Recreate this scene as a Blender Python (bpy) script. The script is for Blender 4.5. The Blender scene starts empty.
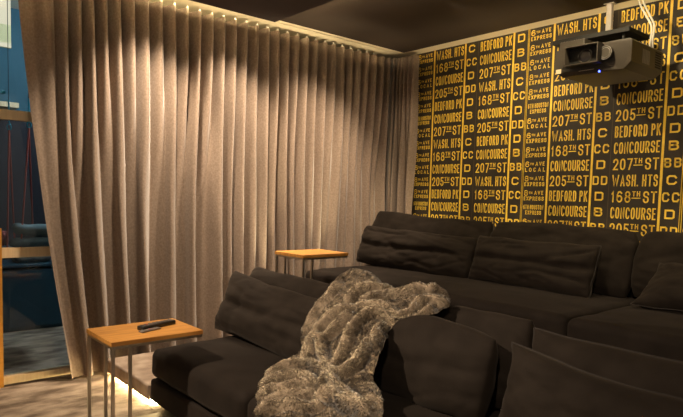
import bpy, bmesh, math, random
import numpy as np
from mathutils import Vector, Matrix, noise
random.seed(7)
PI = math.pi
sc = bpy.context.scene
C = sc.collection
S = 0.115            # row pitch of the roller blind wallpaper, in metres

# ------------------------------------------------------------------ materials
def new_mat(name):
    m = bpy.data.materials.new(name); m.use_nodes = True
    nt = m.node_tree
    return m, nt, nt.nodes['Principled BSDF']

def setp(b, **k):
    names = {'col': 'Base Color', 'rough': 'Roughness', 'metal': 'Metallic', 'sheen': 'Sheen Weight',
             'sheen_rough': 'Sheen Roughness', 'spec': 'Specular IOR Level', 'sheen_tint': 'Sheen Tint', 'em': 'Emission Color', 'es': 'Emission Strength'}
    for q, v in k.items():
        if q in ('col', 'em', 'sheen_tint') and len(v) == 3: v = (*v, 1)
        b.inputs[names[q]].default_value = v

def plain(name, col, rough=.5, **k):
    m, nt, b = new_mat(name); setp(b, col=col, rough=rough, **k); return m

def noisy(name, c1, c2, scale=8, stretch=(1, 1, 1), rough=.8, bump=0, bump_scale=60, detail=6, lo=.35, hi=.65, c3=None, **k):
    m, nt, b = new_mat(name); setp(b, rough=rough, **k)
    tc = nt.nodes.new('ShaderNodeTexCoord'); mp = nt.nodes.new('ShaderNodeMapping')
    mp.inputs['Scale'].default_value = stretch
    nt.links.new(tc.outputs['Object'], mp.inputs['Vector'])
    n = nt.nodes.new('ShaderNodeTexNoise'); n.inputs['Scale'].default_value = scale; n.inputs['Detail'].default_value = detail
    nt.links.new(mp.outputs['Vector'], n.inputs['Vector'])
    r = nt.nodes.new('ShaderNodeValToRGB')
    r.color_ramp.elements[0].position = lo; r.color_ramp.elements[0].color = (*c1, 1)
    r.color_ramp.elements[1].position = hi; r.color_ramp.elements[1].color = (*c2, 1)
    if c3:
        e = r.color_ramp.elements.new((lo + hi) / 2); e.color = (*c3, 1)
    nt.links.new(n.outputs['Fac'], r.inputs['Fac']); nt.links.new(r.outputs['Color'], b.inputs['Base Color'])
    if bump:
        n2 = nt.nodes.new('ShaderNodeTexNoise'); n2.inputs['Scale'].default_value = bump_scale; n2.inputs['Detail'].default_value = 4
        nt.links.new(mp.outputs['Vector'], n2.inputs['Vector'])
        bp = nt.nodes.new('ShaderNodeBump'); bp.inputs['Strength'].default_value = bump; bp.inputs['Distance'].default_value = .01
        nt.links.new(n2.outputs['Fac'], bp.inputs['Height']); nt.links.new(bp.outputs['Normal'], b.inputs['Normal'])
    return m

M = {}
M['paper'] = noisy('wallpaper_ink', (.020, .0135, .0075), (.034, .024, .014), 5, rough=.7, detail=8)
M['letter'] = noisy('yellow_lettering', (.80, .51, .045), (.93, .63, .075), 14, rough=.6)
M['line_dim'] = plain('dull_yellow_line', (.32, .19, .035), .6)
M['line_dark'] = plain('dark_seam_line', (.07, .045, .02), .6)
M['curtain'] = noisy('velvet_taupe', (.175, .126, .090), (.255, .193, .146), 80, (1, 1, .9), .85, bump=.12, bump_scale=150, lo=.3, hi=.7, sheen=.35, sheen_rough=.4)
M['ceiling'] = noisy('dark_brown_ceiling', (.030, .017, .010), (.036, .021, .012), 3, rough=.75)
M['soffit'] = plain('dark_plum_panel', (.017, .0065, .0065), .7)
M['trim'] = plain('cream_trim', (.86, .76, .55), .55)
M['groove'] = plain('groove_shadow', (.02, .015, .01), .8)
M['carpet'] = noisy('patterned_carpet', (.14, .098, .066), (.46, .36, .265), 9, (1, .45, 1), .95, bump=.5, bump_scale=220, detail=10, lo=.38, hi=.62)
M['step_carpet'] = noisy('step_carpet', (.26, .19, .14), (.42, .33, .25), 9, rough=.95, bump=.5, bump_scale=220, detail=10)
M['sofa'] = noisy('dark_brown_fabric', (.0110, .0080, .0062), (.0165, .0122, .0095), 7, rough=.85, bump=.10, bump_scale=260, sheen=.045, sheen_rough=.4, sheen_tint=(1, .88, .78), spec=.12)
M['sofa2'] = noisy('dark_brown_cushion', (.0140, .0103, .0078), (.0210, .0158, .0122), 9, rough=.85, bump=.12, bump_scale=240, sheen=.06, sheen_rough=.4, sheen_tint=(1, .88, .78), spec=.12)
M['piping'] = plain('piping_fabric', (.016, .011, .008), .8)
M['foot'] = plain('black_plastic', (.01, .01, .01), .5)
M['wood'] = noisy('oak_top', (.40, .17, .035), (.58, .28, .065), 6, (9, 1, 1), .42, detail=8, spec=.4)
M['oak_pale'] = noisy('pale_oak', (.74, .57, .34), (.82, .66, .42), 7, (1, 8, 1), .5)
M['oak_edge'] = noisy('amber_oak', (.60, .26, .03), (.68, .32, .045), 7, (1, 1, 8), .5)
M['chrome'] = plain('brushed_steel', (.58, .53, .46), .28, metal=1)
M['plate'] = plain('steel_plate', (.42, .38, .32), .38, metal=1)
M['black'] = plain('projector_black', (.030, .024, .018), .42)
M['black_matt'] = plain('black_matt', (.006, .005, .004), .8)
M['lens'] = plain('lens_glass', (.010, .010, .014), .3)
M['grey_metal'] = plain('grey_pole', (.52, .47, .42), .45)
M['white'] = plain('white_plastic', (.72, .68, .60), .5)
M['sticker'] = plain('sticker_paper', (.62, .50, .34), .6)
M['button'] = plain('button_grey', (.16, .15, .14), .5)
M['button_red'] = plain('button_red', (.45, .06, .05), .5)
M['remote'] = plain('remote_black', (.016, .013, .011), .4)
M['remote_grey'] = plain('remote_grey', (.14, .115, .10), .4)
M['teal'] = noisy('teal_wall', (.010, .075, .115), (.014, .090, .135), 3, rough=.7)
M['navy'] = plain('navy_wall', (.010, .012, .020), .8)
M['cabinet_blue'] = plain('blue_cabinet', (.016, .06, .09), .45)
M['olive'] = plain('olive_panel', (.66, .62, .34), .7)
M['cream_wall'] = plain('cream_panel', (.60, .58, .48), .7)
M['rope'] = plain('red_rope', (.42, .085, .065), .8)
M['cyan'] = plain('cyan_metal', (.02, .38, .55), .35, metal=.4)
M['cushion_teal'] = noisy('teal_grey_cushion', (.15, .22, .24), (.19, .27, .29), 12, rough=.9)
M['red'] = plain('red_cushion', (.22, .03, .03), .8)
M['grey_cloth'] = noisy('grey_cloth', (.11, .11, .10), (.2, .19, .17), 14, rough=.9)
M['room_wall'] = plain('warm_wall', (.22, .17, .12), .8)
M['screen'] = plain('screen_white', (.7, .7, .68), .8)

def emission(name, col, s):
    m, nt, b = new_mat(name); setp(b, col=(0, 0, 0), em=col, es=s); return m
M['led'] = emission('led_warm', (1.0, .74, .36), 85)
M['led_cove'] = emission('led_cove', (1.0, .78, .44), 420)
M['led_blue'] = emission('led_blue', (.05, .08, 1.0), 9)
M['glow_cream'] = emission('reflection_glow', (1.0, .84, .58), .75)  # glow of the panels that replace a reflected cove

def glass_mat():
    m = bpy.data.materials.new('window_glass'); m.use_nodes = True; nt = m.node_tree
    nt.nodes.remove(nt.nodes['Principled BSDF']); out = nt.nodes['Material Output']
    t = nt.nodes.new('ShaderNodeBsdfTransparent'); t.inputs['Color'].default_value = (.86, .92, .95, 1)
    g = nt.nodes.new('ShaderNodeBsdfGlossy'); g.inputs['Roughness'].default_value = .02
    mx = nt.nodes.new('ShaderNodeMixShader'); fr = nt.nodes.new('ShaderNodeFresnel'); fr.inputs['IOR'].default_value = 1.4
    nt.links.new(fr.outputs['Fac'], mx.inputs['Fac'])
    nt.links.new(t.outputs[0], mx.inputs[1]); nt.links.new(g.outputs[0], mx.inputs[2]); nt.links.new(mx.outputs[0], out.inputs['Surface'])
    return m
M['glass'] = glass_mat()

def fur_mat():
    m, nt, b = new_mat('frosted_fur'); setp(b, rough=.75, sheen=.3)
    at = nt.nodes.new('ShaderNodeAttribute'); at.attribute_name = 'tone'
    r = nt.nodes.new('ShaderNodeValToRGB')
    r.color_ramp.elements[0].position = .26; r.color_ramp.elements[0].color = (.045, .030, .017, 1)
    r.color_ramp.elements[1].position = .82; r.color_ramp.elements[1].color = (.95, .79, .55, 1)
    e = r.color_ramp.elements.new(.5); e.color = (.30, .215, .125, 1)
    nt.links.new(at.outputs['Fac'], r.inputs['Fac']); nt.links.new(r.outputs['Color'], b.inputs['Base Color'])
    return m
M['fur'] = fur_mat()
M['blanket'] = noisy('blanket_backing', (.10, .075, .05), (.36, .28, .20), 16, (1, 1, 1), .95)

# ------------------------------------------------------------------ helpers
def link_mesh(name, me, mats, parent=None, smooth=False):
    for m in (mats if isinstance(mats, (list, tuple)) else [mats]): me.materials.append(m)
    if smooth:
        me.polygons.foreach_set('use_smooth', [True] * len(me.polygons))
    o = bpy.data.objects.new(name, me); C.objects.link(o)
    if parent is not None:
        o.parent = parent
        w = Vector((0, 0, 0)); p = parent
        while p is not None: w += p.location; p = p.parent
        me.transform(Matrix.Translation(-w))
    return o

def obj(name, bm, mats, parent=None, smooth=False):
    """bm holds world coordinates; a parented part is moved into its parent's frame."""
    bmesh.ops.recalc_face_normals(bm, faces=bm.faces)
    me = bpy.data.meshes.new(name); bm.to_mesh(me); bm.free()
    return link_mesh(name, me, mats, parent, smooth)

def tag(o, label, cat, group=None):
    o['label'] = label; o['category'] = cat
    if group: o['group'] = group
    return o

def thing(name, label, cat, loc, group=None):
    o = bpy.data.objects.new(name, None); o.empty_display_size = .05; C.objects.link(o)
    o.location = loc
    return tag(o, label, cat, group)

def struct(o):
    o['kind'] = 'structure'; return o

def B(): return bmesh.new()

def box(bm, x0, x1, y0, y1, z0, z1, bev=0, seg=2, mi=0):
    vs = [bm.verts.new((x, y, z)) for x in (x0, x1) for y in (y0, y1) for z in (z0, z1)]
    idx = [(0, 1, 3, 2), (4, 6, 7, 5), (0, 4, 5, 1), (2, 3, 7, 6), (0, 2, 6, 4), (1, 5, 7, 3)]
    fs = [bm.faces.new([vs[i] for i in f]) for f in idx]
    for f in fs: f.material_index = mi
    if bev:
        es = list({e for f in fs for e in f.edges})
        bmesh.ops.bevel(bm, geom=es, offset=bev, segments=seg, profile=.5, affect='EDGES')
    return bm

def obox(name, mat, parent, *a, bev=0, seg=2, smooth=False):
    return obj(name, box(B(), *a, bev=bev, seg=seg), mat, parent, smooth)

def tube(bm, pts, r, seg=8, closed=False):
    pts = [Vector(p) for p in pts]; n = len(pts); rings = []
    prev = None
    for i, p in enumerate(pts):
        if closed: d = pts[(i + 1) % n] - pts[i - 1]
        else: d = pts[min(i + 1, n - 1)] - pts[max(i - 1, 0)]
        d.normalize()
        ref = prev if prev is not None else (Vector((0, 0, 1)) if abs(d.z) < .9 else Vector((1, 0, 0)))
        a = (ref - d * ref.dot(d)).normalized(); b = d.cross(a); prev = a
        rr = r[i] if isinstance(r, (list, tuple)) else r
        rings.append([bm.verts.new(p + (a * math.cos(t) + b * math.sin(t)) * rr) for t in [2 * PI * k / seg for k in range(seg)]])
    m = n if closed else n - 1
    for i in range(m):
        A, D = rings[i], rings[(i + 1) % n]
        for k in range(seg): bm.faces.new((A[k], A[(k + 1) % seg], D[(k + 1) % seg], D[k]))
    if not closed:
        bm.faces.new(rings[0][::-1]); bm.faces.new(rings[-1])
    return bm

def cyl(bm, p0, p1, r, seg=24): return tube(bm, [p0, p1], r, seg)

def sgn(a): return -1 if a < 0 else 1
def smoothstep(a, b, x):
    t = max(0, min(1, (x - a) / (b - a))); return t * t * (3 - 2 * t)
def nz(x, y, z=0): return noise.noise(Vector((x, y, z)))
def ridge(x, y, z=0): return 1 - abs(nz(x, y, z)) * 2

# ------------------------------------------------------------------ camera
cam = bpy.data.cameras.new('camera'); co = bpy.data.objects.new('camera', cam); C.objects.link(co)
rx, ry, rz = -0.06994984, 0.02551992, -0.85836589
fw = Vector((math.sin(rz) * math.cos(rx), math.cos(rz) * math.cos(rx), math.sin(rx)))
right = Vector((math.cos(rz), -math.sin(rz), 0)); up = right.cross(fw)
r2 = right * math.cos(ry) + up * math.sin(ry); u2 = up * math.cos(ry) - right * math.sin(ry)
mw = Matrix((r2, u2, -fw)).transposed().to_4x4(); mw.translation = Vector((4.09015, -4.24740, 1.26520))
co.matrix_world = mw
cam.sensor_fit = 'HORIZONTAL'; cam.sensor_width = 36; cam.lens = 36 * 588.712 / 683
cam.shift_y = (239.1235 - 208.5) / 683
cam.clip_start = .02
sc.camera = co

# ------------------------------------------------------------------ room shell
H = 2.645; XR = 5.3; YF = -6.2
HTOP = 2.645
struct(obj('floor', box(B(), -.1, XR, YF, 0, -.08, 0), M['carpet']))
P1 = .125; P2 = .31
# carpeted side step, lip overhanging a recessed light line
b = B(); box(b, .05, .752, -2.86, -1.845, .03, P1, bev=.012, seg=3); box(b, .05, .752, -2.80, -1.845, 0, .03)
struct(obj('trim_1', b, M['step_carpet'])).name = 'trim_1'
b = B(); box(b, .05, XR, -1.84, 0, 0, P2, bev=.012, seg=3)
struct(obj('trim_2', b, M['step_carpet']))
# recessed LED profile beneath the step lip
led = thing('led_strip', 'glowing warm white light strip under the lip of the carpeted step', 'light strip', (.42, -2.815, 0))
obox('diffuser', M['led'], led, .06, .775, -2.822, -2.802, .003, .024)
obox('channel', M['chrome'], led, .06, .775, -2.826, -2.800, .0245, .029)

# back wall with the destination-blind wallpaper -----------------------------
WP = dict(W=3.0593, l=1.1847, n=1.9163, x1=-1.8796 + 5.6, z1=-.8462 + 23, h=.7066)
GL = {}
def arc(cx, cy, rx_, ry_, a0, a1, n=6):
    return [(cx + rx_ * math.cos(math.radians(a0 + (a1 - a0) * i / n)), cy + ry_ * math.sin(math.radians(a0 + (a1 - a0) * i / n))) for i in range(n + 1)]
# glyphs as stroked centre lines in a unit box
def rr(x0, y0, x1, y1, r=.3, k=4):       # rounded rectangle loop
    ax = r; ay = r * .7
    p = arc(x1 - ax, y1 - ay, ax, ay, 0, 90, k) + arc(x0 + ax, y1 - ay, ax, ay, 90, 180, k) + arc(x0 + ax, y0 + ay, ax, ay, 180, 270, k) + arc(x1 - ax, y0 + ay, ax, ay, 270, 360, k)
    return p + [p[0]]
def Cc(r=.42):
    return [(1, .78)] + arc(1 - r, 1 - r * .7, r, r * .7, 0, 90, 4) + arc(r, 1 - r * .7, r, r * .7, 90, 180, 4) + arc(r, r * .7, r, r * .7, 180, 270, 4) + arc(1 - r, r * .7, r, r * .7, 270, 360, 4) + [(1, .22)]
def Scurve():
    return [(1, .76)] + arc(.56, .78, .44, .22, 0, 90, 4) + arc(.44, .78, .44, .22, 90, 180, 4) + arc(.44, .74, .44, .2, 180, 240, 2) + arc(.56, .28, .44, .24, 60, 0, 3) + arc(.56, .22, .44, .22, 0, -90, 4) + arc(.44, .22, .44, .22, 270, 180, 4) + [(0, .26)]
Rtop = [(0, 0), (0, 1), (.6, 1)] + arc(.6, .76, .4, .24, 90, -90, 6) + [(0, .52)]
GL['A'] = [[(0, 0), (.5, 1), (1, 0)], [(.17, .30), (.83, .30)]]
GL['B'] = [[(0, 0), (0, 1), (.62, 1)] + arc(.62, .77, .33, .23, 90, -90, 5) + [(0, .54)], [(.6, .54)] + arc(.62, .27, .38, .27, 90, -90, 5) + [(0, 0)]]
GL['C'] = [Cc()]
GL['D'] = [[(0, 0), (0, 1), (.55, 1)] + arc(.55, .7, .45, .3, 90, 0, 4) + arc(.55, .3, .45, .3, 0, -90, 4) + [(0, 0)]]
GL['E'] = [[(1, 0), (0, 0), (0, 1), (1, 1)], [(0, .52), (.8, .52)]]
GL['F'] = [[(0, 0), (0, 1), (1, 1)], [(0, .52), (.8, .52)]]
GL['H'] = [[(0, 0), (0, 1)], [(1, 0), (1, 1)], [(0, .52), (1, .52)]]
GL['K'] = [[(0, 0), (0, 1)], [(1, 1), (.04, .42)], [(.36, .60), (1, 0)]]
GL['L'] = [[(0, 1), (0, 0), (1, 0)]]
GL['N'] = [[(0, 0), (0, 1), (1, 0), (1, 1)]]
GL['O'] = [rr(0, 0, 1, 1, .45)]
GL['P'] = [Rtop]
GL['R'] = [Rtop, [(.5, .52), (1, 0)]]
GL['S'] = [Scurve()]
GL['T'] = [[(0, 1), (1, 1)], [(.5, 1), (.5, 0)]]
GL['U'] = [[(0, 1)] + arc(.42, .3, .42, .3, 180, 270, 4) + arc(.58, .3, .42, .3, 270, 360, 4) + [(1, 1)]]
GL['V'] = [[(0, 1), (.5, 0), (1, 1)]]
GL['W'] = [[(0, 1), (.25, 0), (.5, .72), (.75, 0), (1, 1)]]
GL['X'] = [[(0, 0), (1, 1)], [(0, 1), (1, 0)]]
GL['.'] = [[(.5, 0), (.5, .02)]]
GL['1'] = [[(.1, .78), (.6, 1), (.6, 0)]]
GL['2'] = [[(0, .74)] + arc(.5, .74, .5, .26, 180, 0, 7) + [(.95, .58), (0, 0), (1, 0)]]
GL['0'] = [rr(0, 0, 1, 1, .48)]
GL['5'] = [[(.95, 1), (.12, 1), (.05, .52), (.3, .62)] + arc(.5, .31, .5, .31, 90, -90, 6) + arc(.5, .26, .5, .26, 270, 190, 4)]
GL['6'] = [[(.90, .86), (.62, 1), (.3, .98), (.06, .74), (0, .4)] + arc(.5, .30, .5, .30, 180, 540, 12)]
GL['7'] = [[(0, 1), (1, 1), (.35, 0)]]
GL['8'] = [rr(.06, .53, .94, 1, .4), rr(0, 0, 1, .53, .45)]
DBLK = [[(0, 0), (0, 1), (.82, 1), (1, .86), (1, .14), (.82, 0), (0, 0)]]
CBLK = [[(1, .80), (.80, 1), (.2, 1), (0, .80), (0, .20), (.2, 0), (.80, 0), (1, .20)]]

def stroke(bm, poly, t, tx, y, mi):
    """poly in wall (x,z); t vertical stroke width in x, tx... flat ribbon just proud of the wall"""
    pts = [Vector(p) for p in poly]
    q = [pts[0]]
    for p in pts[1:]:
        if (p - q[-1]).length > 1e-5: q.append(p)
    pts = q; n = len(pts)
    if n < 2: return
    closed = (pts[0] - pts[-1]).length < 1e-4 and n > 3
    L, Rr = [], []
    for i in range(n):
        if closed:
            d0 = (pts[i] - pts[i - 1 if i else n - 2]).normalized(); d1 = (pts[(i + 1) if i < n - 1 else 1] - pts[i]).normalized()
        else:
            d0 = (pts[i] - pts[i - 1]).normalized() if i else (pts[1] - pts[0]).normalized()
            d1 = (pts[i + 1] - pts[i]).normalized() if i < n - 1 else d0
        n0 = Vector((-d0.y, d0.x)); n1 = Vector((-d1.y, d1.x)); m = n0 + n1
        if m.length < .2: m = n0
        m.normalize(); k = 1 / max(.55, m.dot(n0))
        off = m * (t / 2) * k
        p = pts[i]
        if not closed and i == 0: p = p - d1 * t * .5
        if not closed and i == n - 1: p = p + d0 * t * .5
        L.append(bm.verts.new((p.x + off.x, y, p.y + off.y))); Rr.append(bm.verts.new((p.x - off.x, y, p.y - off.y)))
    for i in range(n - 1):
        try:
            f = bm.faces.new((L[i], L[i + 1], Rr[i + 1], Rr[i])); f.material_index = mi
        except ValueError: pass

WID = {'W': 1.75, 'A': 1.15, '.': .22, '1': .55, ' ': .30, 'E': .84, 'F': .82, 'L': .85, 'K': 1.08, 'N': 1.02, 'V': 1.1, 'X': 1.05}
def text(bm, s, x0, x1, z0, z1, t, y=-.0012, mi=1, gap=.30, glyphs=None):
    glyphs = glyphs or GL
    ws = [WID.get(c, 1.0) for c in s]; tot = sum(ws) + gap * (len(s) - 1)
    u = (x1 - x0) / tot; x = x0
    for c, w in zip(s, ws):
        if c != ' ':
            gx0 = x + t / 2; gx1 = x + w * u - t / 2
            if c == '.': gx0 = gx1 = x + w * u / 2
            for pl in glyphs[c]:
                stroke(bm, [(gx0 + (gx1 - gx0) * a, z0 + t / 2 + (z1 - z0 - t) * b_) for a, b_ in pl], t, t, y, mi)
        x += (w + gap) * u

PLACES = ['WASH. HTS', '168TH ST', 'CONCOURSE', '205TH ST', 'BEDFORD PK', 'CONCOURSE', '207TH ST']
LET1 = ['C', 'CC', 'D', 'DD', 'D', 'B', 'BB']
AVES = [('6', 'EXPRESS'), ('6', 'EXPRESS'), ('6', 'LOCAL'), ('8', 'EXPRESS'), ('8', 'EXPRESS'), ('H', 'EXPRESS'), ('6', 'LOCAL')]

def wallpaper():
    bm = B(); s = S
    box(bm, -2.4, XR + .1, 0, .12, 0, HTOP + .1)
    n_, W, l = WP['n'], WP['W'], WP['l']
    x1 = WP['x1']; z1 = WP['z1']; h = WP['h']
    per = n_ + 2 * W + 2 * l
    def vline(xu, w, mi):
        x = xu * s; w *= s
        vs = [bm.verts.new(p) for p in ((x - w / 2, -.001, .3), (x + w / 2, -.001, .3), (x + w / 2, -.001, HTOP), (x - w / 2, -.001, HTOP))]
        bm.faces.new(vs).material_index = mi
    nrow = 18
    for k in range(4):
        X0 = x1 - n_ + k * per
        if X0 * s > XR: break
        xs = [X0, X0 + n_, X0 + n_ + W, X0 + n_ + W + l, X0 + n_ + 2 * W + l]
        vline(xs[1], .145, 1); vline(xs[2], .145, 1); vline(xs[3], .05, 3); vline(xs[4], .145, 1); vline(xs[4] + l, .075, 2); vline(X0 + per, .145, 1)
        for r in range(nrow):
            zb = z1 - r
            # narrow column
            num, word = AVES[r % 7]
            a, e = X0 + .17, X0 + n_ - .20
            if num == 'H':
                text(bm, '6TH HOUSTON', a * s, e * s, (zb + .38) * s, (zb + .70) * s, .042 * s, gap=.30)
                text(bm, word, (a + .18) * s, (e - .15) * s, (zb + .02) * s, (zb + .30) * s, .046 * s, gap=.4)
            else:
                text(bm, num, a * s, (a + .32) * s, (zb + .33) * s, (zb + .72) * s, .062 * s)
                text(bm, 'TH', (a + .38) * s, (a + .66) * s, (zb + .45) * s, (zb + .62) * s, .036 * s)
                text(bm, 'AVE', (a + .80) * s, (e - .06) * s, (zb + .40) * s, (zb + .68) * s, .052 * s, gap=.45)
                text(bm, word, a * s, e * s, (zb + .0) * s, (zb + .28) * s, .052 * s, gap=.40 if word == 'EXPRESS' else .75)
            for col in (0, 1):
                cx = xs[1] if col == 0 else xs[3]
                name = PLACES[r % 7] if col == 0 else PLACES[(r + 4) % 7]
                a, e = cx + .19, cx + W - .17
                z0_, z1_ = zb * s, (zb + h) * s; t = .088 * s
                wd = e - a
                if name.endswith('TH ST'):
                    num = name[:3]
                    text(bm, num, a * s, (a + wd * .44) * s, z0_, z1_, t, gap=.32)
                    text(bm, 'TH', (a + wd * .47) * s, (a + wd * .645) * s, (zb + h * .55) * s, z1_, .058 * s, gap=.35)
                    q = [((a + wd * .47) * s, (zb + h * .40) * s), ((a + wd * .645) * s, (zb + h * .40) * s)]
                    stroke(bm, q, .06 * s, 0, -.0012, 1)
                    text(bm, 'ST', (a + wd * .71) * s, e * s, z0_, z1_, t, gap=.3)
                else:
                    text(bm, name, a * s, e * s, z0_, z1_, t * (.92 if len(name) > 8 else 1), gap=.34 if name != 'CONCOURSE' else .26)
                # route letters
                lx = xs[2] if col == 0 else xs[4]
                lt = LET1[r % 7] if col == 0 else LET1[(r + 4) % 7]
                gl = dict(GL); gl['D'] = DBLK; gl['C'] = CBLK
                zz0, zz1 = (zb + .09) * s, (zb + .65) * s
                if len(lt) == 1: text(bm, lt, (lx + .31) * s, (lx + l - .31) * s, zz0, zz1, .105 * s, glyphs=gl)
                else: text(bm, lt, (lx + .12) * s, (lx + l - .12) * s, zz0, zz1, .095 * s, gap=.36, glyphs=gl)
    me = bpy.data.meshes.new('wall_back'); bm.to_mesh(me); bm.free()
    return link_mesh('wall_back', me, [M['paper'], M['letter'], M['line_dim'], M['line_dark']])
struct(wallpaper())

struct(obox('wall_left', M['room_wall'], None, -.30, -.16, -2.95, 0, 0, H + .1))

# ceiling: dark board, cream border with the curtain track slot
b = B()
box(b, .157, XR, YF, -.133, HTOP, HTOP + .1)
struct(obj('ceiling', b, M['ceiling']))
b = B()
gx = (-4.65 + 5.6) * S                     # slot position
box(b, -.16, gx - .009, YF, 0, HTOP, HTOP + .1)
box(b, gx + .007, .157, YF, -.133, HTOP, HTOP + .1)
box(b, gx - .009, gx + .007, YF, -.22, HTOP + .03, HTOP + .1, mi=1)
box(b, gx - .009, gx + .007, -.22, -.133, HTOP, HTOP + .1)
box(b, gx - .009, XR, -.133, 0, HTOP, HTOP + .1)
struct(obj('trim_3', b, [M['trim'], M['groove']]))
# dark dropped ceiling panel with light cove on its top edge
b = B(); box(b, .505, 2.9, -3.6, -1.83, 2.50, 2.575, bev=.004)
box(b, .505, .513, -3.6, -1.83, 2.574, 2.589); box(b, .513, 2.9, -1.838, -1.83, 2.574, 2.589)  # raised lip added to keep the cove light off the curtain top
pan = obj('ceiling_panel', b, M['soffit'])
struct(pan)
b = B(); box(b, 1.0, 2.6, -3.3, -2.1, 2.575, HTOP)
struct(obj('trim_4', b, M['soffit']))
cov = thing('cove_light', 'warm light strip on top of the dark dropped ceiling panel', 'light strip', (1.7, -2.06, 2.576))
obox('diffuser', M['led_cove'], cov, .63, 2.8, -1.93, -1.905, 2.577, 2.594)
obox('diffuser', M['led_cove'], cov, .60, .625, -3.5, -1.935, 2.577, 2.594)

# ------------------------------------------------------------------ curtain
def curtain():
    t = thing('curtain', 'tall taupe velvet curtain hanging in wave folds along the left wall', 'curtain', (-.05, -1.6, 0))
    # path along the track: from left free edge to the corner, then round onto the back wall
    p = .1006
    nf = 34
    per = 26
    zt = 2.612; nz_ = 70
    # arclength path
    Ls = 3.365
    R = .16
    straight = Ls - .06 - R
    quarter = R * PI / 2
    extra = .165
    tot = straight + quarter + extra
    nu = int(tot / p * per)
    bm = B(); rows = []
    random.seed(3)
    jig = [random.uniform(-1, 1) for _ in range(80)]; amp = [random.uniform(.75, 1.15) for _ in range(80)]
    def path(s):
        if s < straight:
            y = -Ls + s; return Vector((-.048, y)), Vector((0, 1)), Vector((1, 0))
        if s < straight + quarter:
            a = (s - straight) / R
            cx, cy = -.048 + R, -.06 - R
            return Vector((cx - R * math.cos(a), cy + R * math.sin(a))), Vector((math.sin(a), math.cos(a))), Vector((math.cos(a), -math.sin(a)))
        d = s - straight - quarter
        return Vector((-.048 + R + d, -.06)), Vector((1, 0)), Vector((0, -1))
    for i in range(nu + 1):
        s = tot * i / nu
        P, T, N = path(s)
        col = []
        for j in range(nz_ + 1):
            v = j / nz_              # 0 top .. 1 bottom
            z = zt + (.012 - zt) * v
            dn = min(1, v * 2.2)
            ph = s / p + max(0, s - straight - quarter * .4) / p * .9
            # folds wander and merge as they fall
            left = math.exp(-max(0, s - .05) / .22)
            wob = (.62 * nz(s * 1.7, v * .9, 3) + .34 * nz(s * 4.6, v * 1.5, 9) + .12 * nz(s * 11, v * 2, 15)) * dn
            wob += -1.9 * math.exp(-((s - .12) / .25) ** 2) * s * 2
            ph2 = ph + wob
            c = math.cos(2 * PI * ph2)
            mg = smoothstep(.10, .62, v) * max(.08, min(1, .62 + .9 * nz(s * .9 + 4, 2.5) + (.30 if s < 1.5 else -.05)))
            f = (1 - mg) * (c + .10 * math.cos(4 * PI * ph2 + .8)) + mg * (1.05 * math.cos(PI * ph2 + .6) + .28 * math.cos(2 * PI * ph2 + 1.0) - .12)
            A = .060 * (1 + dn * (.62 * nz(s * 3.3, v * 1.0, 21) - .05)) * (1 - .85 * math.exp(-(s / .24) ** 2))
            off = A * f + dn * .022 * nz(s * 2.7, v * 1.2, 40)
            side = (.010 * math.sin(2 * PI * ph2)) * (1 + .4 * dn * nz(s * 5, v * 2, 60))
            fine = .0022 * nz(s * 26, v * 9, 5) * dn
            q = P + N * (off + fine) + T * side
            # free edge at the left is gathered towards the right lower down
            e = math.exp(-max(0, s) / .42)
            q.y += .285 * (v ** 1.3) * e
            q.x += .055 * e * smoothstep(.55, 1, v)
            col.append(bm.verts.new((q.x, q.y, z + .006 * nz(s * 3, 7) * smoothstep(.8, 1, v))))
        rows.append(col)
    for i in range(nu):
        for j in range(nz_):
            bm.faces.new((rows[i][j], rows[i + 1][j], rows[i + 1][j + 1], rows[i][j + 1]))
    o = obj('fabric', bm, M['curtain'], t, True)
    # hem band stitched along the bottom is part of the fabric; gliders under the track
    g0 = None
    n = int(straight / p)
    for k in range(n):
        y = -Ls + (k + .25) * p
        if g0 is None:
            b = B(); box(b, -.055, -.041, -.006, .006, 2.606, 2.6449); cyl(b, (-.048, 0, 2.598), (-.048, 0, 2.61), .005, 8)
            g0 = obj('glider', b, M['white'], t); base = Vector(g0.location); g = g0
        else:
            g = g0.copy(); C.objects.link(g); g.parent = t
        g.location = (0, y, 0)
    return t
curtain()

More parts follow.
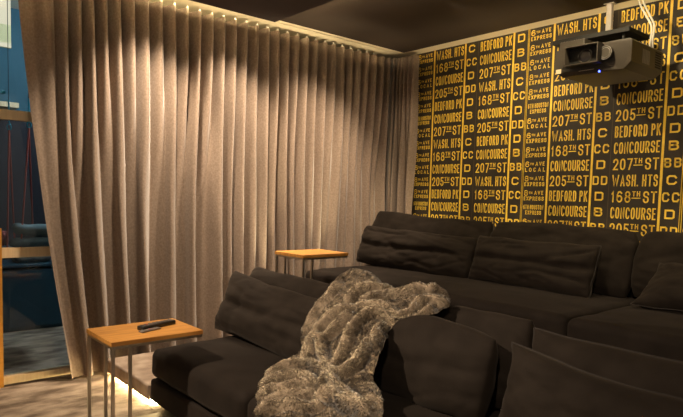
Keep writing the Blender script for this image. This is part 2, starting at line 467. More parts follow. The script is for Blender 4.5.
# ------------------------------------------------------------------ cushions
def cushion(name, label, cat, w, h, t, loc, lean=15, yaw=0, roll=0, seed=0, crease=0, sag=0, wr=.008, ear=.05, pipe=True, group=None, mat='sofa2', bend=0, puff=.5, slump=0, rnd=.0, droop=0):
    """Stuffed pillow: local x width, local z height (0 at the bottom edge), local y thickness."""
    n, m = 56, 36
    def pt(u, v, side):
        # u,v in -1..1
        eu = u * (1 - ear * (1 - v * v) * abs(u) ** 3)
        ev = v * (1 - ear * 1.3 * (1 - u * u) * abs(v) ** 3)
        x = eu * math.sqrt(1 - rnd * v * v * abs(v)) * w / 2; z = ev * math.sqrt(1 - rnd * u ** 4) * h / 2
        z += .010 * nz(u * 2.3 + seed, v * 1.1, 8.5) - droop * max(0, u) ** 4 * max(0, v)
        x += .008 * nz(v * 2.1 + seed, u * 1.1, 4.5)
        prof = ((1 - abs(u) ** 3.2) * (1 - abs(v) ** 2.6))
        prof = max(0, prof) ** puff
        low = 1 + slump * (-v)                   # filling settles towards the bottom
        y = side * t / 2 * prof * low
        if side < 0:
            if crease:
                cv = v - .06 * math.sin(u * 2 + seed) - .02
                y += crease * math.exp(-(cv / .12) ** 2) * prof
            # wrinkles: radiating from seams and corners, drawn out along the width
            k = max(0, ridge(u * 1.0 + seed * 3.1, v * 1.5 + .9 * u * nz(seed, 1.5) * 2, seed)) ** 5
            k2 = max(0, ridge(u * 2.1 - seed, v * 2.6 + u * 1.3 * nz(seed, 4.5) * 2, seed + 5)) ** 5
            edge = max(abs(u), abs(v)) ** 4
            wm = .35 + .65 * smoothstep(-.4, .5, nz(u * 1.1 + seed * 1.7, v * 1.1, 2.2)); y += wr * 1.5 * (k * .9 + k2 * .7) * wm * min(1, prof * 1.6)
            y += .016 * nz(u * 1.7 + seed, v * 2.1, seed)
        zz = z - sag * (1 - u * u) * (.5 + .5 * v) + .006 * nz(u * 3, seed, 3) * abs(v)
        y += bend * u * u
        return Vector((x, y, zz + h / 2))
    bm = B()
    R = Matrix.Rotation(math.radians(yaw), 3, 'Z') @ Matrix.Rotation(math.radians(roll), 3, 'Y') @ Matrix.Rotation(math.radians(-lean), 3, 'X')
    grid = {}
    for side in (-1, 1):
        for i in range(n + 1):
            for j in range(m + 1):
                # denser towards the seam
                u = math.sin((2 * i / n - 1) * PI / 2); v = math.sin((2 * j / m - 1) * PI / 2)
                u = .35 * (2 * i / n - 1) + .65 * u; v = .35 * (2 * j / m - 1) + .65 * v
                if side == 1 and (i in (0, n) or j in (0, m)): grid[side, i, j] = grid[-1, i, j]; continue
                p = pt(u, v, side)
                grid[side, i, j] = bm.verts.new(R @ p + Vector(loc))
    for side in (-1, 1):
        for i in range(n):
            for j in range(m):
                q = [grid[side, i, j], grid[side, i + 1, j], grid[side, i + 1, j + 1], grid[side, i, j + 1]]
                bm.faces.new(q if side < 0 else q[::-1])
    th = thing(name, label, cat, loc, group)
    loop = [grid[-1, i, 0].co.copy() for i in range(n)] + [grid[-1, n, j].co.copy() for j in range(m)] + [grid[-1, i, m].co.copy() for i in range(n, 0, -1)] + [grid[-1, 0, j].co.copy() for j in range(m, 0, -1)]
    obj('cover', bm, M[mat], th, True)
    if pipe:
        pb = B(); tube(pb, loop, .0042, 6, True); obj('piping', pb, M['piping'], th, True)
    return th

# ------------------------------------------------------------------ sofas
def softbox(bm, x0, x1, y0, y1, z0, z1, r=.05, crown=.015, seed=0, wr=.004, n=40):
    """Upholstered block with rounded edges and a gently crowned, slightly wrinkled top."""
    cx, cy, cz = (x0 + x1) / 2, (y0 + y1) / 2, (z0 + z1) / 2
    hx, hy, hz = (x1 - x0) / 2, (y1 - y0) / 2, (z1 - z0) / 2
    tmp = bmesh.new(); bmesh.ops.create_cube(tmp, size=2)
    bmesh.ops.subdivide_edges(tmp, edges=tmp.edges[:], cuts=n, use_grid_fill=True)
    def remap(a, h):    # more vertices near the edges
        s = math.sin(a * PI / 2); return (.3 * a + .7 * s) * h
    mp = {}
    for v in tmp.verts:
        p = Vector((remap(v.co.x, hx), remap(v.co.y, hy), remap(v.co.z, hz)))
        q = Vector((max(-hx + r, min(hx - r, p.x)), max(-hy + r, min(hy - r, p.y)), max(-hz + min(r, hz * .9), min(hz - min(r, hz * .9), p.z))))
        d = p - q
        if d.length > 1e-6: p = q + d.normalized() * min(r, d.length if d.length < r else r)
        fx, fy = p.x / hx, p.y / hy
        bul = (1 - fx ** 4) * (1 - fy ** 4)
        if p.z > 0: p.z += crown * bul * (p.z / hz)
        p.y -= .006 * (1 - fx ** 2) * (1 if p.y < -hy * .8 else 0) * (1 - (p.z / hz) ** 2)
        k = wr * (ridge((p.x + cx) * 2.2 + seed, (p.y + cy) * 3.1, seed) ** 2 - .4) + wr * nz((p.x + cx) * 5, (p.y + cy) * 5, p.z * 6 + seed)
        p += (d.normalized() if d.length > 1e-6 else Vector((0, 0, 1 if p.z > 0 else -1))) * k
        mp[v] = bm.verts.new(p + Vector((cx, cy, cz)))
    for f in tmp.faces: bm.faces.new([mp[v] for v in f.verts])
    tmp.free(); return bm

def sofa(name, label, group, x0, x1, y0, y1, z, seat, backh, seed, ycush):
    t = thing(name, label, 'sofa', ((x0 + x1) / 2, (y0 + y1) / 2, z), group)
    obj('base', softbox(B(), x0, x1, y0 + .004, y1, z + .032, z + .168, .018, 0, seed, .001, 24), M['sofa'], t, True)
    obj('seat_cushion', softbox(B(), x0 + .002, x1 - .002, y0, y1 - .12, z + .178, z + seat, .045, .018, seed, .005, 44), M['sofa'], t, True)
    obj('backrest', softbox(B(), x0 + .01, x1 - .01, y1 - .11, y1, z + .171, z + backh, .045, 0, seed + 3, .004, 24), M['sofa'], t, True)
    for x in (x0 + .07, x1 - .07):
        for y in (y0 + .10, y1 - .07):
            b = B(); cyl(b, (x, y, z), (x, y, z + .034), .022, 14); obj('foot', b, M['foot'], t)
    return t
gF, gB = 'front row sofa modules', 'back row sofa modules'
sofa('sofa_module', 'dark brown sofa module at the front left, beside the table holding the remote', gF, .765, 1.822, -2.855, -1.86, 0, .352, .52, 1, 0)
sofa('sofa_module', 'dark brown front row sofa module mostly covered by the fur blanket', gF, 1.830, 2.845, -2.855, -1.86, 0, .352, .52, 4, 0)
sofa('sofa_module', 'dark brown sofa module at the lower right, under the nearest cushions', gF, 2.853, 3.90, -2.855, -1.86, 0, .352, .52, 7, 0)
sofa('sofa_module', 'long dark brown sofa on the upper platform under the lettered wall, beside the rear table', gB, .20, 2.53, -1.30, -.135, P2, .352, .56, 11, 0)
sofa('sofa_module', 'dark brown sofa module at the right end of the back row', gB, 2.538, 4.55, -1.33, -.135, P2, .352, .56, 15, 0)

gc = 'loose back cushions on the sofas'
# front row, behind / front
cushion('back_cushion', 'long dark back cushion behind the leftmost front row cushion', 'cushion', 1.16, .44, .22, (1.145, -2.125, .342), 14, -1, .6, 2, 0, .012, .009, .0, group=gc, pipe=False, puff=.34, rnd=.12)
cushion('back_cushion', 'leftmost dark cushion of the front row, pointed corner against the curtain, crease across it', 'cushion', 1.13, .41, .23, (1.175, -2.345, .352), 22, 0, 2.2, 5, .026, .010, .012, .05, group=gc, pipe=False, puff=.42)
cushion('back_cushion', 'dark upright cushion right of the fur blanket, standing behind a rounder one', 'cushion', .98, .42, .21, (2.30, -2.085, .348), 12, 0, -2.5, 8, .006, .0, .018, .0, group=gc, pipe=False, puff=.34, rnd=.10)
cushion('back_cushion', 'rounded dark cushion in front, its left side tucked under the fur blanket', 'cushion', .94, .40, .22, (2.25, -2.285, .345), 15, 0, 0, 11, .012, .0, .011, .0, group=gc, pipe=False, puff=.40, rnd=.07, droop=.03)
cushion('back_cushion', 'dark piped cushion at the right edge, behind the nearest cushion', 'cushion', 1.16, .42, .22, (3.36, -2.125, .348), 14, 0, -2.2, 14, 0, .012, .009, .05, group=gc)
cushion('back_cushion', 'nearest dark cushion, lower right corner, with a wavy piped top edge', 'cushion', 1.12, .37, .27, (3.35, -2.36, .352), 20, 0, 1.6, 17, 0, .022, .012, .08, group=gc)
# back row
ZS = P2 + .352
cushion('back_cushion', 'tall dark cushion at the left end of the back row against the curtain', 'cushion', 1.33, .49, .20, (.675, -.40, ZS), 14, 0, 2.2, 21, 0, .02, .012, .0, group=gc, pipe=False, puff=.32, rnd=.10)
cushion('back_cushion', 'crumpled dark cushion in front at the left end of the back row', 'cushion', 1.26, .36, .23, (.735, -.625, ZS + .004), 20, 1, 1.5, 24, .024, .012, .014, .02, group=gc, pipe=False, puff=.36, rnd=.06)
cushion('back_cushion', 'wide dark cushion in the middle of the back row beneath the lettered wall', 'cushion', 1.11, .465, .20, (1.915, -.40, ZS), 14, 0, 1.0, 27, 0, .0, .014, .0, group=gc, pipe=False, puff=.32, rnd=.10)
cushion('back_cushion', 'dark cushion with horizontal crease and pinched corner in the middle of the back row', 'cushion', .96, .36, .22, (1.845, -.625, ZS + .004), 20, 0, .8, 30, .02, .008, .013, .03, group=gc, puff=.38, rnd=.04)
cushion('back_cushion', 'tall dark cushion at the right end of the back row beneath the lettered wall', 'cushion', 1.11, .45, .20, (3.02, -.40, ZS), 14, 0, 1.0, 33, 0, .0, .009, .0, group=gc, pipe=False, puff=.32, rnd=.12)
cushion('throw_pillow', 'small dark pillow slumped on the back row seat at the right edge', 'cushion', .72, .36, .20, (2.98, -.80, ZS + .02), 50, -8, 2, 36, 0, .01, .012, .09, group=gc)

# ------------------------------------------------------------------ side tables
def side_table(label, x0, x1, y0, y1, z, zt, leg2):
    t = thing('side_table', label, 'table', ((x0 + x1) / 2, (y0 + y1) / 2, z), 'oak and steel side tables')
    obox('table_top', M['wood'], t, x0, x1, y0, y1, zt - .022, zt, bev=.0015)
    b = B(); d = .018
    box(b, x0 + .003, x1 - .003, y0 + .003, y0 + .003 + d, zt - .036, zt - .0225)
    box(b, x0 + .003, x1 - .003, y1 - .003 - d, y1 - .003, zt - .036, zt - .0225)
    box(b, x0 + .003, x0 + .003 + d, y0 + .003 + d, y1 - .003 - d, zt - .036, zt - .0225)
    box(b, x1 - .003 - d, x1 - .003, y0 + .003 + d, y1 - .003 - d, zt - .036, zt - .0225)
    obj('frame', b, M['chrome'], t)
    for y in (y0 + .003, leg2):
        for x in (x0 + .003, x1 - .003 - .016):
            obox('leg', M['chrome'], t, x, x + .016, y, y + .016, z + .008, zt - .0362, bev=.002)
    obox('base_plate', M['plate'], t, x0 - .02, x1, y0, y1 + .02, z, z + .008, bev=.001)
    return t
side_table('oak side table in front with black remote on top, beside the front sofa', .932, 1.298, -3.265, -2.785, 0, .55, -3.178)
side_table('oak side table at the rear by the curtain, beside the back row sofa', .48, .83, -1.78, -1.36, P2, .86, -1.70)

# remotes on the front table
def remote(name, label, p0, p1, w, h, z, mat, buttons):
    p0 = Vector(p0); p1 = Vector(p1); d = p1 - p0; L = d.length; a = math.atan2(d.y, d.x)
    mid = (p0 + p1) / 2
    t = thing(name, label, 'remote control', (mid.x, mid.y, z))
    R = Matrix.Rotation(a, 4, 'Z')
    def put(bm): bm.transform(Matrix.Translation((mid.x, mid.y, z)) @ R); return bm
    bm = box(B(), -L / 2, L / 2, -w / 2, w / 2, 0, h, bev=min(h, w) * .28, seg=3)
    obj('shell', put(bm), M[mat], t, True)
    for i in range(buttons):
        for j in (-1, 0, 1):
            x = -L / 2 + .02 + i * (L - .04) / max(1, buttons - 1)
            b = box(B(), x - .004, x + .004, j * w * .27 - .004, j * w * .27 + .004, h - .001, h + .002)
            obj('button', put(b), M['button_red'] if (i == 1 and j == 0) else M['button'], t)
    return t
remote('remote_control', 'thick black remote control with grey buttons lying on the front oak table', (1.13, -3.06), (1.063, -2.845), .048, .024, .5502, 'remote', 8)
remote('remote_control', 'slim dark grey remote beside the thick black remote on the front oak table', (1.178, -3.075), (1.140, -2.96), .032, .008, .5502, 'remote_grey', 3)

# ------------------------------------------------------------------ fur blanket
ROWS = [
[(1.494,-1.930,0.785),(1.598,-1.930,0.809),(1.732,-1.930,0.785),(1.830,-1.930,0.731),(2.048,-1.930,0.778),(2.222,-1.930,0.752)],
[(1.524,-2.050,0.797),(1.668,-2.050,0.865),(1.822,-2.050,0.844),(1.946,-2.050,0.785),(2.165,-2.050,0.840),(2.343,-2.050,0.792)],
[(1.543,-2.160,0.722),(1.713,-2.160,0.779),(1.879,-2.160,0.796),(2.041,-2.160,0.767),(2.208,-2.160,0.777),(2.386,-2.160,0.767)],
[(1.579,-2.285,0.639),(1.740,-2.285,0.697),(1.897,-2.285,0.732),(2.015,-2.285,0.725),(2.114,-2.285,0.707),(2.208,-2.285,0.672)],
[(1.662,-2.400,0.553),(1.787,-2.400,0.583),(1.920,-2.400,0.613),(2.045,-2.400,0.637),(2.155,-2.400,0.648),(2.272,-2.400,0.648)],
[(1.760,-2.485,0.487),(1.889,-2.485,0.510),(2.010,-2.485,0.536),(2.122,-2.485,0.565),(2.222,-2.485,0.583),(2.311,-2.485,0.580)],
[(1.713,-2.555,0.436),(1.879,-2.555,0.450),(2.031,-2.555,0.477),(2.164,-2.555,0.504),(2.268,-2.555,0.521),(2.356,-2.555,0.504)],
[(1.728,-2.660,0.402),(1.920,-2.660,0.411),(2.092,-2.660,0.433),(2.248,-2.660,0.465),(2.384,-2.660,0.497),(2.510,-2.660,0.503)],
[(1.851,-2.790,0.376),(2.049,-2.790,0.385),(2.232,-2.790,0.407),(2.390,-2.790,0.453),(2.521,-2.790,0.499),(2.652,-2.790,0.522)],
[(1.999,-2.895,0.331),(2.199,-2.895,0.350),(2.382,-2.895,0.380),(2.521,-2.895,0.429),(2.647,-2.895,0.484),(2.748,-2.895,0.516)],
[(2.064,-2.930,0.211),(2.265,-2.930,0.230),(2.441,-2.930,0.260),(2.576,-2.930,0.309),(2.698,-2.930,0.364),(2.791,-2.930,0.396)]]
RIDGES = [
[(1.878,-2.280,0.734),(1.856,-2.216,0.768),(1.861,-2.171,0.791),(1.909,-2.149,0.797),(1.956,-2.119,0.790),(1.893,-2.002,0.769)],
[(1.787,-2.417,0.563),(1.794,-2.386,0.600),(1.818,-2.334,0.667),(1.900,-2.307,0.713),(1.983,-2.285,0.729),(2.050,-2.263,0.732),(2.134,-2.240,0.734),(2.204,-2.245,0.713),(2.239,-2.216,0.736),(2.254,-2.165,0.773),(2.295,-2.139,0.787),(2.369,-2.105,0.791)],
[(2.081,-2.453,0.591),(2.043,-2.413,0.624),(2.034,-2.366,0.666),(2.055,-2.312,0.704),(2.087,-2.280,0.717),(2.144,-2.268,0.710),(2.199,-2.274,0.685),(2.247,-2.240,0.708),(2.297,-2.211,0.733),(2.339,-2.171,0.764)],
[(1.784,-2.449,0.527),(1.798,-2.426,0.556),(1.851,-2.430,0.563),(1.911,-2.422,0.586),(1.933,-2.381,0.637),(1.950,-2.334,0.690)],
[(1.959,-2.263,0.745),(1.981,-2.216,0.760),(2.028,-2.134,0.774),(2.085,-2.110,0.792),(2.146,-2.085,0.824),(2.240,-2.085,0.825),(2.249,-1.977,0.778)],
[(2.244,-2.442,0.621),(2.203,-2.391,0.654),(2.184,-2.334,0.668)],
[(1.868,-2.534,0.463),(1.825,-2.492,0.492),(1.791,-2.442,0.536),(1.809,-2.417,0.568),(1.873,-2.453,0.541),(1.927,-2.488,0.514),(2.001,-2.522,0.497),(2.082,-2.540,0.498)],
[(2.047,-2.395,0.641),(2.075,-2.460,0.581),(2.096,-2.510,0.531),(2.107,-2.537,0.507),(2.096,-2.567,0.482),(2.010,-2.547,0.478)],
[(2.231,-2.400,0.649),(2.207,-2.445,0.617),(2.213,-2.488,0.579),(2.228,-2.540,0.527),(2.199,-2.576,0.497),(2.113,-2.567,0.485)],
[(2.010,-2.547,0.478),(2.118,-2.585,0.475),(2.228,-2.639,0.471),(2.360,-2.706,0.478),(2.509,-2.779,0.499),(2.592,-2.828,0.506),(2.583,-2.773,0.514),(2.604,-2.762,0.517)],
[(1.756,-2.671,0.400),(1.756,-2.590,0.425),(1.814,-2.540,0.452),(1.930,-2.537,0.470),(2.010,-2.547,0.478)],
[(1.906,-2.817,0.369),(1.919,-2.756,0.387),(1.975,-2.706,0.402),(2.038,-2.671,0.420),(2.114,-2.655,0.439)],
[(1.834,-2.756,0.385),(1.827,-2.700,0.396),(1.868,-2.644,0.413),(1.977,-2.624,0.431),(2.058,-2.634,0.439)],
[(1.982,-2.843,0.365),(2.017,-2.785,0.384),(2.089,-2.744,0.403),(2.185,-2.719,0.427)],
[(2.139,-2.660,0.442),(2.123,-2.614,0.461),(2.218,-2.655,0.461),(2.321,-2.719,0.462),(2.421,-2.768,0.475),(2.517,-2.801,0.494)],
[(2.247,-2.750,0.429),(2.232,-2.700,0.446),(2.309,-2.719,0.459)],
[(1.668,-2.386,0.569),(1.661,-2.312,0.643),(1.658,-2.234,0.710),(1.644,-2.139,0.778),(1.547,-1.977,0.813)],
[(1.999,-2.888,0.339),(2.065,-2.848,0.368),(2.148,-2.806,0.389),(2.294,-2.790,0.423)]]
def cat_(p0, p1, p2, p3, t):
    return .5 * ((2 * p1) + (p2 - p0) * t + (2 * p0 - 5 * p1 + 4 * p2 - p3) * t * t + (3 * p1 - p0 - 3 * p2 + p3) * t ** 3)
def spl(P, t):
    n = len(P) - 1; x = t * n; i = min(int(x), n - 1); f = x - i
    return cat_(P[max(i - 1, 0)], P[i], P[i + 1], P[min(i + 2, n)], f)
def blanket():
    t = thing('fur_blanket', 'grey-beige faux fur throw blanket draped over the front row sofa', 'blanket', (1.95, -2.45, .36))
    V = [[Vector(p) for p in r] for r in ROWS]
    nu, nv = 150, 260
    P = []
    for j in range(nv + 1):
        v = j / nv
        ctrl = [spl([r[c] for r in V], v) for c in range(6)]
        P.append([spl(ctrl, i / nu) for i in range(nu + 1)])
    # normals
    def nrm(j, i):
        a = P[j][min(i + 1, nu)] - P[j][max(i - 1, 0)]; b_ = P[min(j + 1, nv)][i] - P[max(j - 1, 0)][i]
        n = b_.cross(a); n.normalize()
        return n if n.dot(Vector((.4, -.6, .7))) > 0 else -n
    bm = B(); G = []; hts = []
    A = np.array([[tuple(p) for p in r] for r in P])                     # (nv+1, nu+1, 3)
    wob = np.array([[(nz(p[0] * 7, p[1] * 7, p[2] * 7), nz(p[0] * 7 + 9, p[1] * 7, p[2] * 7), nz(p[0] * 7, p[1] * 7 + 9, p[2] * 7)) for p in r] for r in A])
    Q = A + wob * .016
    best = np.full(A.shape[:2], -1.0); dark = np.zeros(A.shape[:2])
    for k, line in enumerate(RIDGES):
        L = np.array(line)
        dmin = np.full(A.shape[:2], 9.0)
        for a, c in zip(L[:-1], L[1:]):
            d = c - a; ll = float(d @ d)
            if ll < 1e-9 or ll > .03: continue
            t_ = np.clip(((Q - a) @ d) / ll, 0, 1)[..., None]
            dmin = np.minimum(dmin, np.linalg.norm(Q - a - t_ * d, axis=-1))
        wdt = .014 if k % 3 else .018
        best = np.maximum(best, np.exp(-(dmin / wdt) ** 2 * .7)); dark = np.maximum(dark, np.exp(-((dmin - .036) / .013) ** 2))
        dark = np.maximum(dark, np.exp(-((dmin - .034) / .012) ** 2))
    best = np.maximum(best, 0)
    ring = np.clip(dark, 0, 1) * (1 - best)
    for j in range(nv + 1):
        row = []; hr = []
        for i in range(nu + 1):
            u, v = i / nu, j / nv
            p = P[j][i]
            d3 = nz(p.x * 22, p.y * 22, p.z * 22); d4 = max(0, ridge(p.x * 8 + 3, p.y * 8, p.z * 8)) ** 2
            edge = min(1, min(u, 1 - u) * 12)
            hgt = (.040 * best[j][i] - .020 * ring[j][i]) * (.4 + .6 * edge) + .007 * d4 + .004 * d3
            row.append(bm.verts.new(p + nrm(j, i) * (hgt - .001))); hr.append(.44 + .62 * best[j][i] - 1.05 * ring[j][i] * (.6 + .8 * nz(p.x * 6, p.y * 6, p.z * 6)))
        G.append(row); hts.append(hr)
    for j in range(nv):
        for i in range(nu): bm.faces.new((G[j][i], G[j][i + 1], G[j + 1][i + 1], G[j + 1][i]))
    pos = [[v.co.copy() for v in r] for r in G]
    obj('cloth', bm, M['blanket'], t, True)
    # pile: short tapered hairs, crest light and fold shade put into their tone
    rnd = random.Random(5); verts = []; faces = []; tone = []; nrms = []
    N = 190000
    for k in range(N):
        jf = rnd.random() * (nv - 1); i_f = rnd.random() * (nu - 1); j, i = int(jf), int(i_f)
        p = pos[j][i].lerp(pos[j][i + 1], i_f - i).lerp(pos[j + 1][i].lerp(pos[j + 1][i + 1], i_f - i), jf - j)
        a = pos[j][i + 1] - pos[j][i]; b_ = pos[j + 1][i] - pos[j][i]
        n = b_.cross(a)
        if n.length < 1e-12: continue
        n.normalize()
        if n.dot(Vector((.4, -.6, .7))) < -.2: n = -n
        comb = Vector((nz(p.x * 9, p.y * 9, p.z * 9), nz(p.x * 9 + 40, p.y * 9, p.z * 9), nz(p.x * 9, p.y * 9 + 40, p.z * 9) - .35))
        L = rnd.uniform(.006, .0115)
        d = (n + comb * .9 + Vector((rnd.uniform(-.5, .5), rnd.uniform(-.5, .5), rnd.uniform(-.5, .5)))).normalized()
        side = d.cross(Vector((rnd.uniform(-1, 1), rnd.uniform(-1, 1), rnd.uniform(-1, 1))))
        if side.length < 1e-6: continue
        side.normalize(); w = rnd.uniform(.0008, .0015)
        q = len(verts)
        verts += [p - side * w, p + side * w, p + d * L]
        faces.append((q, q + 1, q + 2)); nn = (n * .8 + d * .45).normalized(); nrms += [nn, nn, nn]
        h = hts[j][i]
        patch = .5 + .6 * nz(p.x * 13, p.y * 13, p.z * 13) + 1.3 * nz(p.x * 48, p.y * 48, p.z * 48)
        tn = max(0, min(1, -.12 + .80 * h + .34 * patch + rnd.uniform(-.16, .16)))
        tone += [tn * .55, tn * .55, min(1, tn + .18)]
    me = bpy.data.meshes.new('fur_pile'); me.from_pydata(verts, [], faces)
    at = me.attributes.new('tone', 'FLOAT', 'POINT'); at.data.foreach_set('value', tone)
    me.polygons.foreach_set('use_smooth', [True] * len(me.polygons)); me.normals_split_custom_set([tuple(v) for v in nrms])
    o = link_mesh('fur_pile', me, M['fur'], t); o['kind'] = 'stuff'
    return t
blanket()

# ------------------------------------------------------------------ projector
def projector():
    x0, x1, y0, y1, z0, z1 = 1.985, 2.482, -.60, -.14, 2.095, 2.268
    t = thing('projector', 'black projector hanging from the ceiling before the lettered wall', 'projector', ((x0 + x1) / 2, (y0 + y1) / 2, z0))
    b = B()
    # body with chamfered lower edge
    prof = [(x0, z1 - .012), (x0 + .012, z1), (x1 - .012, z1), (x1, z1 - .012), (x1, z0 + .035), (x1 - .05, z0), (x0 + .05, z0), (x0, z0 + .035)]
    f0 = [b.verts.new((x, y0 + (.02 if z < z0 + .01 else 0), z)) for x, z in prof]; f1 = [b.verts.new((x, y1, z)) for x, z in prof]
    b.faces.new(f0); b.faces.new(f1[::-1])
    for i in range(8): b.faces.new((f0[i], f0[(i + 1) % 8], f1[(i + 1) % 8], f1[i]))
    obj('body', b, M['black'], t)
    # open lens hood on the front: four walls around a dark recess
    hx0, hx1, hz0, hz1, hy = x0 + .105, x0 + .325, z0 + .046, z0 + .166, y0 - .075
    b = B(); w = .006
    box(b, hx0, hx1, hy, y0, hz1 - w, hz1); box(b, hx0, hx1, hy, y0, hz0, hz0 + w)
    box(b, hx0, hx0 + w, hy, y0, hz0 + w, hz1 - w); box(b, hx1 - w, hx1, hy, y0, hz0 + w, hz1 - w)
    obj('lens_hood', b, M['black'], t)
    obox('hood_recess', M['black_matt'], t, hx0 + w, hx1 - w, y0 - .010, y0 - .001, hz0 + w, hz1 - w)
    cx, cz = (hx0 + hx1) / 2, (hz0 + hz1) / 2
    b = B(); tube(b, [(cx, y0 - .002, cz), (cx, y0 - .016, cz)], .047, 32); lb = obj('lens_barrel', b, M['black'], t, False)
    b = B(); tube(b, [(cx, y0 - .0161, cz), (cx, y0 - .019, cz), (cx, y0 - .021, cz)], [.040, .034, .012], 32); obj('lens', b, M['lens'], lb, True)
    # round focus dial right of the hood
    dx = hx1 + .022
    b = B(); tube(b, [(dx, y0 - .0005, cz - .002), (dx, y0 - .022, cz - .002)], .042, 32); dl = obj('focus_dial', b, M['black'], t)
    b = B()
    for rad in (.040, .030):
        tube(b, [(dx + rad * math.cos(a), y0 - .0235, cz - .002 + rad * math.sin(a)) for a in [2 * PI * k / 32 for k in range(32)]], .0016, 6, True)
    obj('dial_ring', b, M['button'], dl, True)
    b = B(); cyl(b, (x1 - .155, y0 - .003, z1 - .030), (x1 - .155, y0, z1 - .030), .006, 12); obj('sensor', b, M['white'], t)
    obox('sticker', M['sticker'], t, x0 + .012, x0 + .048, y0 - .0015, y0 - .0003, z0 + .022, z0 + .050)
    b = B(); cyl(b, (x1 - .20, y0 + .022, z0 + .004), (x1 - .20, y0 + .014, z0 + .004), .006, 12); obj('power_light', b, M['led_blue'], t)
    obox('nameplate', M['sticker'], t, x0 + .17, x0 + .27, y0 - .001, y0 - .0002, z0 + .018, z0 + .021)
    b = B()
    for k in range(7): box(b, x1 - .0002, x1 + .0012, y0 + .345, y0 + .43, z0 + .050 + k * .015, z0 + .059 + k * .015)
    obj('vent', b, M['black_matt'], t)
    b = B()
    for k in range(5): box(b, x1 - .0002, x1 + .001, y0 + .155 + k * .022, y0 + .170 + k * .022, z0 + .05, z0 + .135)
    obj('label_panel', b, M['button'], t)
    # mount
    mt = thing('projector_mount', 'grey pole and black plate holding the projector below the ceiling', 'mount', (2.10, -.155, HTOP))
    obox('pole', M['grey_metal'], mt, 2.105, 2.142, -.172, -.138, 2.392, HTOP + .0, bev=.003)
    obox('plate', M['black_matt'], mt, 1.855, 2.38, -.42, -.12, 2.362, 2.392, bev=.003)
    obox('ceiling_flange', M['grey_metal'], mt, 2.09, 2.157, -.185, -.125, HTOP - .004, HTOP)
    for x in (2.02, 2.33):
        for y in (-.38, -.18): obox('bracket_arm', M['black_matt'], mt, x - .007, x + .007, y - .007, y + .008, z1, 2.363)
    obox('clamp', M['black'], mt, 1.99, 2.16, -.56, -.30, z1 + .002, z1 + .062, bev=.004)
    # cables
    c = thing('power_cable', 'pair of white cables looping from the ceiling down to the projector', 'cable', (2.40, -.25, HTOP))
    for q, dxy in enumerate(((0, 0), (.022, .01))):
        pts = [(2.337 + dxy[0], -.22, HTOP + .0), (2.360 + dxy[0], -.24 + dxy[1], 2.57), (2.415 + dxy[0], -.27, 2.48), (2.460 + dxy[0] * .8, -.29, 2.40), (2.453 + dxy[0] * .6, -.27, 2.33), (2.43 + dxy[0], -.23, z1 + .001)]
        P = [Vector(p) for p in pts]; sm = [spl(P, i / 30) for i in range(31)]
        b = B(); tube(b, sm, .0058, 8); obj('cable', b, M['white'], c, True)
projector()

# ------------------------------------------------------------------ glazed partition at the left and the room behind it
def partition():
    # door_1: pane, pale oak rails, sill, amber jamb
    t = bpy.data.objects.new('window_1', None); C.objects.link(t); t.location = (-.17, -3.2, 0); struct(t)
    YA, YB = -3.50, -2.95
    obox('pane', M['glass'], t, -.196, -.190, YA, YB, .05, HTOP)
    obox('sill', M['oak_pale'], t, -.22, -.15, YA, YB, 0, .05)
    obox('transom', M['oak_pale'], t, -.185, -.15, YA, YB, .826, .890)
    obox('transom', M['oak_pale'], t, -.185, -.15, YA, YB, 1.706, 1.768)
    j = obox('jamb', M['oak_edge'], t, -.215, -.10, -3.56, -3.452, 0, 1.02)
    obox('jamb_top', M['oak_edge'], t, -.215, -.10, -3.56, -3.52, 1.02, HTOP)
partition()
struct(obox('wall_left_front', M['room_wall'], None, -.30, -.16, YF, -3.56, 0, HTOP)).name = 'wall_left.001'
# neighbouring room
struct(obox('floor_beyond', M['carpet'], None, -2.4, -.22, -4.6, -1.5, -.08, 0)).name = 'floor.001'
b = B(); box(b, -2.3, -2.2, -4.6, -1.5, 1.93, 2.95)
struct(obj('wall_far', b, M['teal']))
b = B(); box(b, -2.3, -2.2, -4.6, -1.5, 0, 1.93)
struct(obj('wall_far_lower', b, M['navy'])).name = 'wall_far.001'
struct(obox('wall_side', M['teal'], None, -2.2, -.30, -1.6, -1.5, 0, 2.95))
struct(obox('wall_side_near', M['teal'], None, -2.2, -.30, -4.7, -4.6, 0, 2.95)).name = 'wall_side.001'
struct(obox('ceiling_beyond', M['cream_wall'], None, -2.4, -.22, -4.7, -1.5, 2.95, 3.0)).name = 'ceiling.001'
# glowing panels added in place of a reflected ceiling cove, upper left
t = thing('cove_reflection', 'glowing cream and olive panels behind the glass, standing in for a reflected ceiling cove', 'reflection', (-1.5, -3.4, 2.47))
obox('olive_band', M['olive'], t, -1.53, -1.5, -3.9, -3.096, 2.435, 2.62)
obox('glow_panel', M['glow_cream'], t, -1.53, -1.5, -3.9, -3.096, 2.622, 2.90)
obox('glow_edge', M['glow_cream'], t, -1.4995, -1.497, -3.9, -3.096, 2.437, 2.472)
obox('reflected_bar', M['oak_pale'], None, -2.2, -1.9, -3.6, -2.957, 2.0, 2.044)  # pale bar added in place of a reflection in the glass
tag(bpy.data.objects['reflected_bar'], 'pale bar behind the glass above the upper rail, standing in for a reflection', 'shelf')
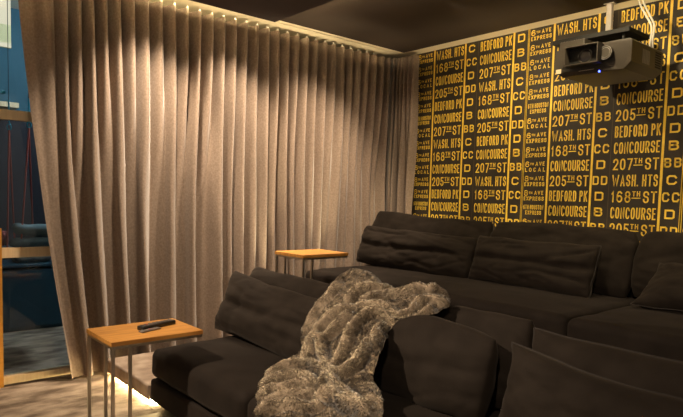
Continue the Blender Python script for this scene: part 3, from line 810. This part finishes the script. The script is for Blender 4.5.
# hanging swing seat
X = -.9
sw = thing('hanging_swing', 'hanging swing seat on red ropes seen through the glass at the left', 'swing', (X, -3.15, .80))
obox('seat_board', M['cabinet_blue'], sw, X - .22, X + .22, -3.32, -2.90, .805, .83, bev=.004)
for (cy, cz, ends) in ((-3.241, 1.729, ((-3.30, X + .18), (-3.182, X - .15))), (-3.106, 1.757, ((-3.205, X + .15), (-3.05, X - .15)))):
    rp = B(); tube(rp, [(X, cy, cz + .20), (X, cy, 2.95)], .0025, 6); obj('hanger', rp, M['navy'], sw)
    rp = B(); tube(rp, [(X, cy, cz + .03), (X, cy, cz + .20)], .006, 6); obj('link', rp, M['cyan'], sw)
    rp = B(); tube(rp, [(X + .0, cy + .014 * math.cos(a), cz + .022 * math.sin(a)) for a in [2 * PI * k / 16 for k in range(16)]], .005, 6, True); obj('carabiner', rp, M['cyan'], sw, True)
    for ey, ex in ends:
        rp = B(); tube(rp, [(X, cy, cz - .02), (ex, ey, .83)], .0065, 6); obj('rope', rp, M['rope'], sw)
obj('knot', tube(B(), [(X, -3.29, 1.975), (X, -3.265, 1.985)], .012, 8), M['cyan'], sw)
def roll(name, label, y0, y1, z, r, mat, x, ear=0):
    n = 16; pts = []; rad = []
    for i in range(n + 1):
        f = i / n; pts.append((x, y0 + (y1 - y0) * f, z + ear * math.exp(-(f / .12) ** 2))); rad.append(r * (.55 + .45 * min(1, math.sin(PI * f) * 2.2)) + .006 * nz(f * 5, z))
    return tag(obj(name, tube(B(), pts, rad, 18), M[mat], None, True), label, 'cushion')
roll('swing_cushion', 'lower dark teal cushion lying on the hanging swing seat', -3.27, -2.92, .871, .040, 'cushion_teal', X + .12)
roll('swing_cushion', 'upper dark teal cushion with raised end on the hanging swing seat', -3.245, -2.90, .960, .048, 'cushion_teal', X + .10, .03)
roll('swing_cushion', 'small red cushion at the left end of the hanging swing seat', -3.33, -3.265, .90, .055, 'red', X + .02)
# low blue cabinet under the swing
cb = thing('cabinet', 'low dark blue cabinet behind the glass under the swing', 'cabinet', (-1.95, -3.1, 0))
obox('body', M['cabinet_blue'], cb, -2.19, -1.72, -4.2, -2.4, 0, .56, bev=.006)
obox('worktop', M['cabinet_blue'], cb, -2.19, -1.70, -4.22, -2.38, .575, .60, bev=.004)
for y0, y1 in ((-4.18, -3.45), (-3.44, -2.42)): obox('door', M['cabinet_blue'], cb, -1.719, -1.705, y0, y1, .03, .545, bev=.003)
gx_ = B(); softbox(gx_, -2.05, -1.78, -3.02, -2.72, .601, .70, .05, .02, 3, .012, 12)
tag(obj('folded_cloth', gx_, M['grey_cloth'], None, True), 'crumpled grey cloth on the blue cabinet behind the glass', 'cloth')

# ------------------------------------------------------------------ lights
def spot(name, loc, target, power, col=(1, .80, .58), size=95, blend=.5, r=.03):
    L = bpy.data.lights.new(name, 'SPOT'); L.energy = power; L.color = col; L.spot_size = math.radians(size); L.spot_blend = blend; L.shadow_soft_size = r
    o = bpy.data.objects.new(name, L); C.objects.link(o); o.location = loc
    o.rotation_euler = (Vector(target) - Vector(loc)).to_track_quat('-Z', 'Y').to_euler(); return o
PINK = (1.0, .79, .57); WARM = (1, .80, .48)
# row of ceiling downlights in front of the seats
spot('downlight_a', (1.45, -4.45, 2.62), (1.95, -2.45, .4), 330, PINK, 58, .8, .025)
spot('downlight_b', (3.9, -4.45, 2.62), (2.2, -1.6, .6), 130, PINK, 62, .8, .03)
# wall washers along the curtain
for y, pw in ((-3.4, 3), (-2.6, 135), (-1.95, 125), (-1.2, 150), (-.5, 12)):
    spot('curtain_washer', (.80 if y > -1.8 else .47, y, 2.60), (-.02, y, .9), pw, PINK, 92, .8, .04)
# warm wall washers along the lettered wall
for x in (1.35, 2.3, 3.4, 4.6):
    spot('wall_washer', (x, -.95, 2.62), (x, 0, 1.6), 42, WARM, 120, .9, .04)
# unseen fill spots added behind the back row to brighten the top border
for x in (.55, 1.3, 2.05, 2.8, 3.55, 4.3):
    spot('border_fill', (x, -.075, .62), (x, -.16, 2.6), 22, WARM, 70, .8, .03)
for y, pw in ((-1.6, 80), (-.95, 75), (-.35, 35)):  # more unseen fill, added at the curtain foot for the cream border
    spot('trim_fill', (.13, y, P2 + .03), (.10, y, 2.6), pw, WARM, 40, .8, .03)
# unseen fill light added for the neighbouring room
pl = bpy.data.lights.new('room_fill', 'POINT'); pl.energy = 48; pl.color = (.85, .92, 1); pl.shadow_soft_size = .1
po = bpy.data.objects.new('room_fill', pl); C.objects.link(po); po.location = (-1.0, -2.3, 2.75)

w = bpy.data.worlds.new('world'); sc.world = w; w.use_nodes = True
w.node_tree.nodes['Background'].inputs['Color'].default_value = (1.0, .79, .57, 1)
w.node_tree.nodes['Background'].inputs['Strength'].default_value = .22  # dim warm ambient fill standing in for room bounce

sc.view_settings.view_transform = 'Standard'; sc.view_settings.look = 'None'
sc.view_settings.gamma = 1; sc.view_settings.use_curve_mapping = False
sc.view_settings.exposure = .38
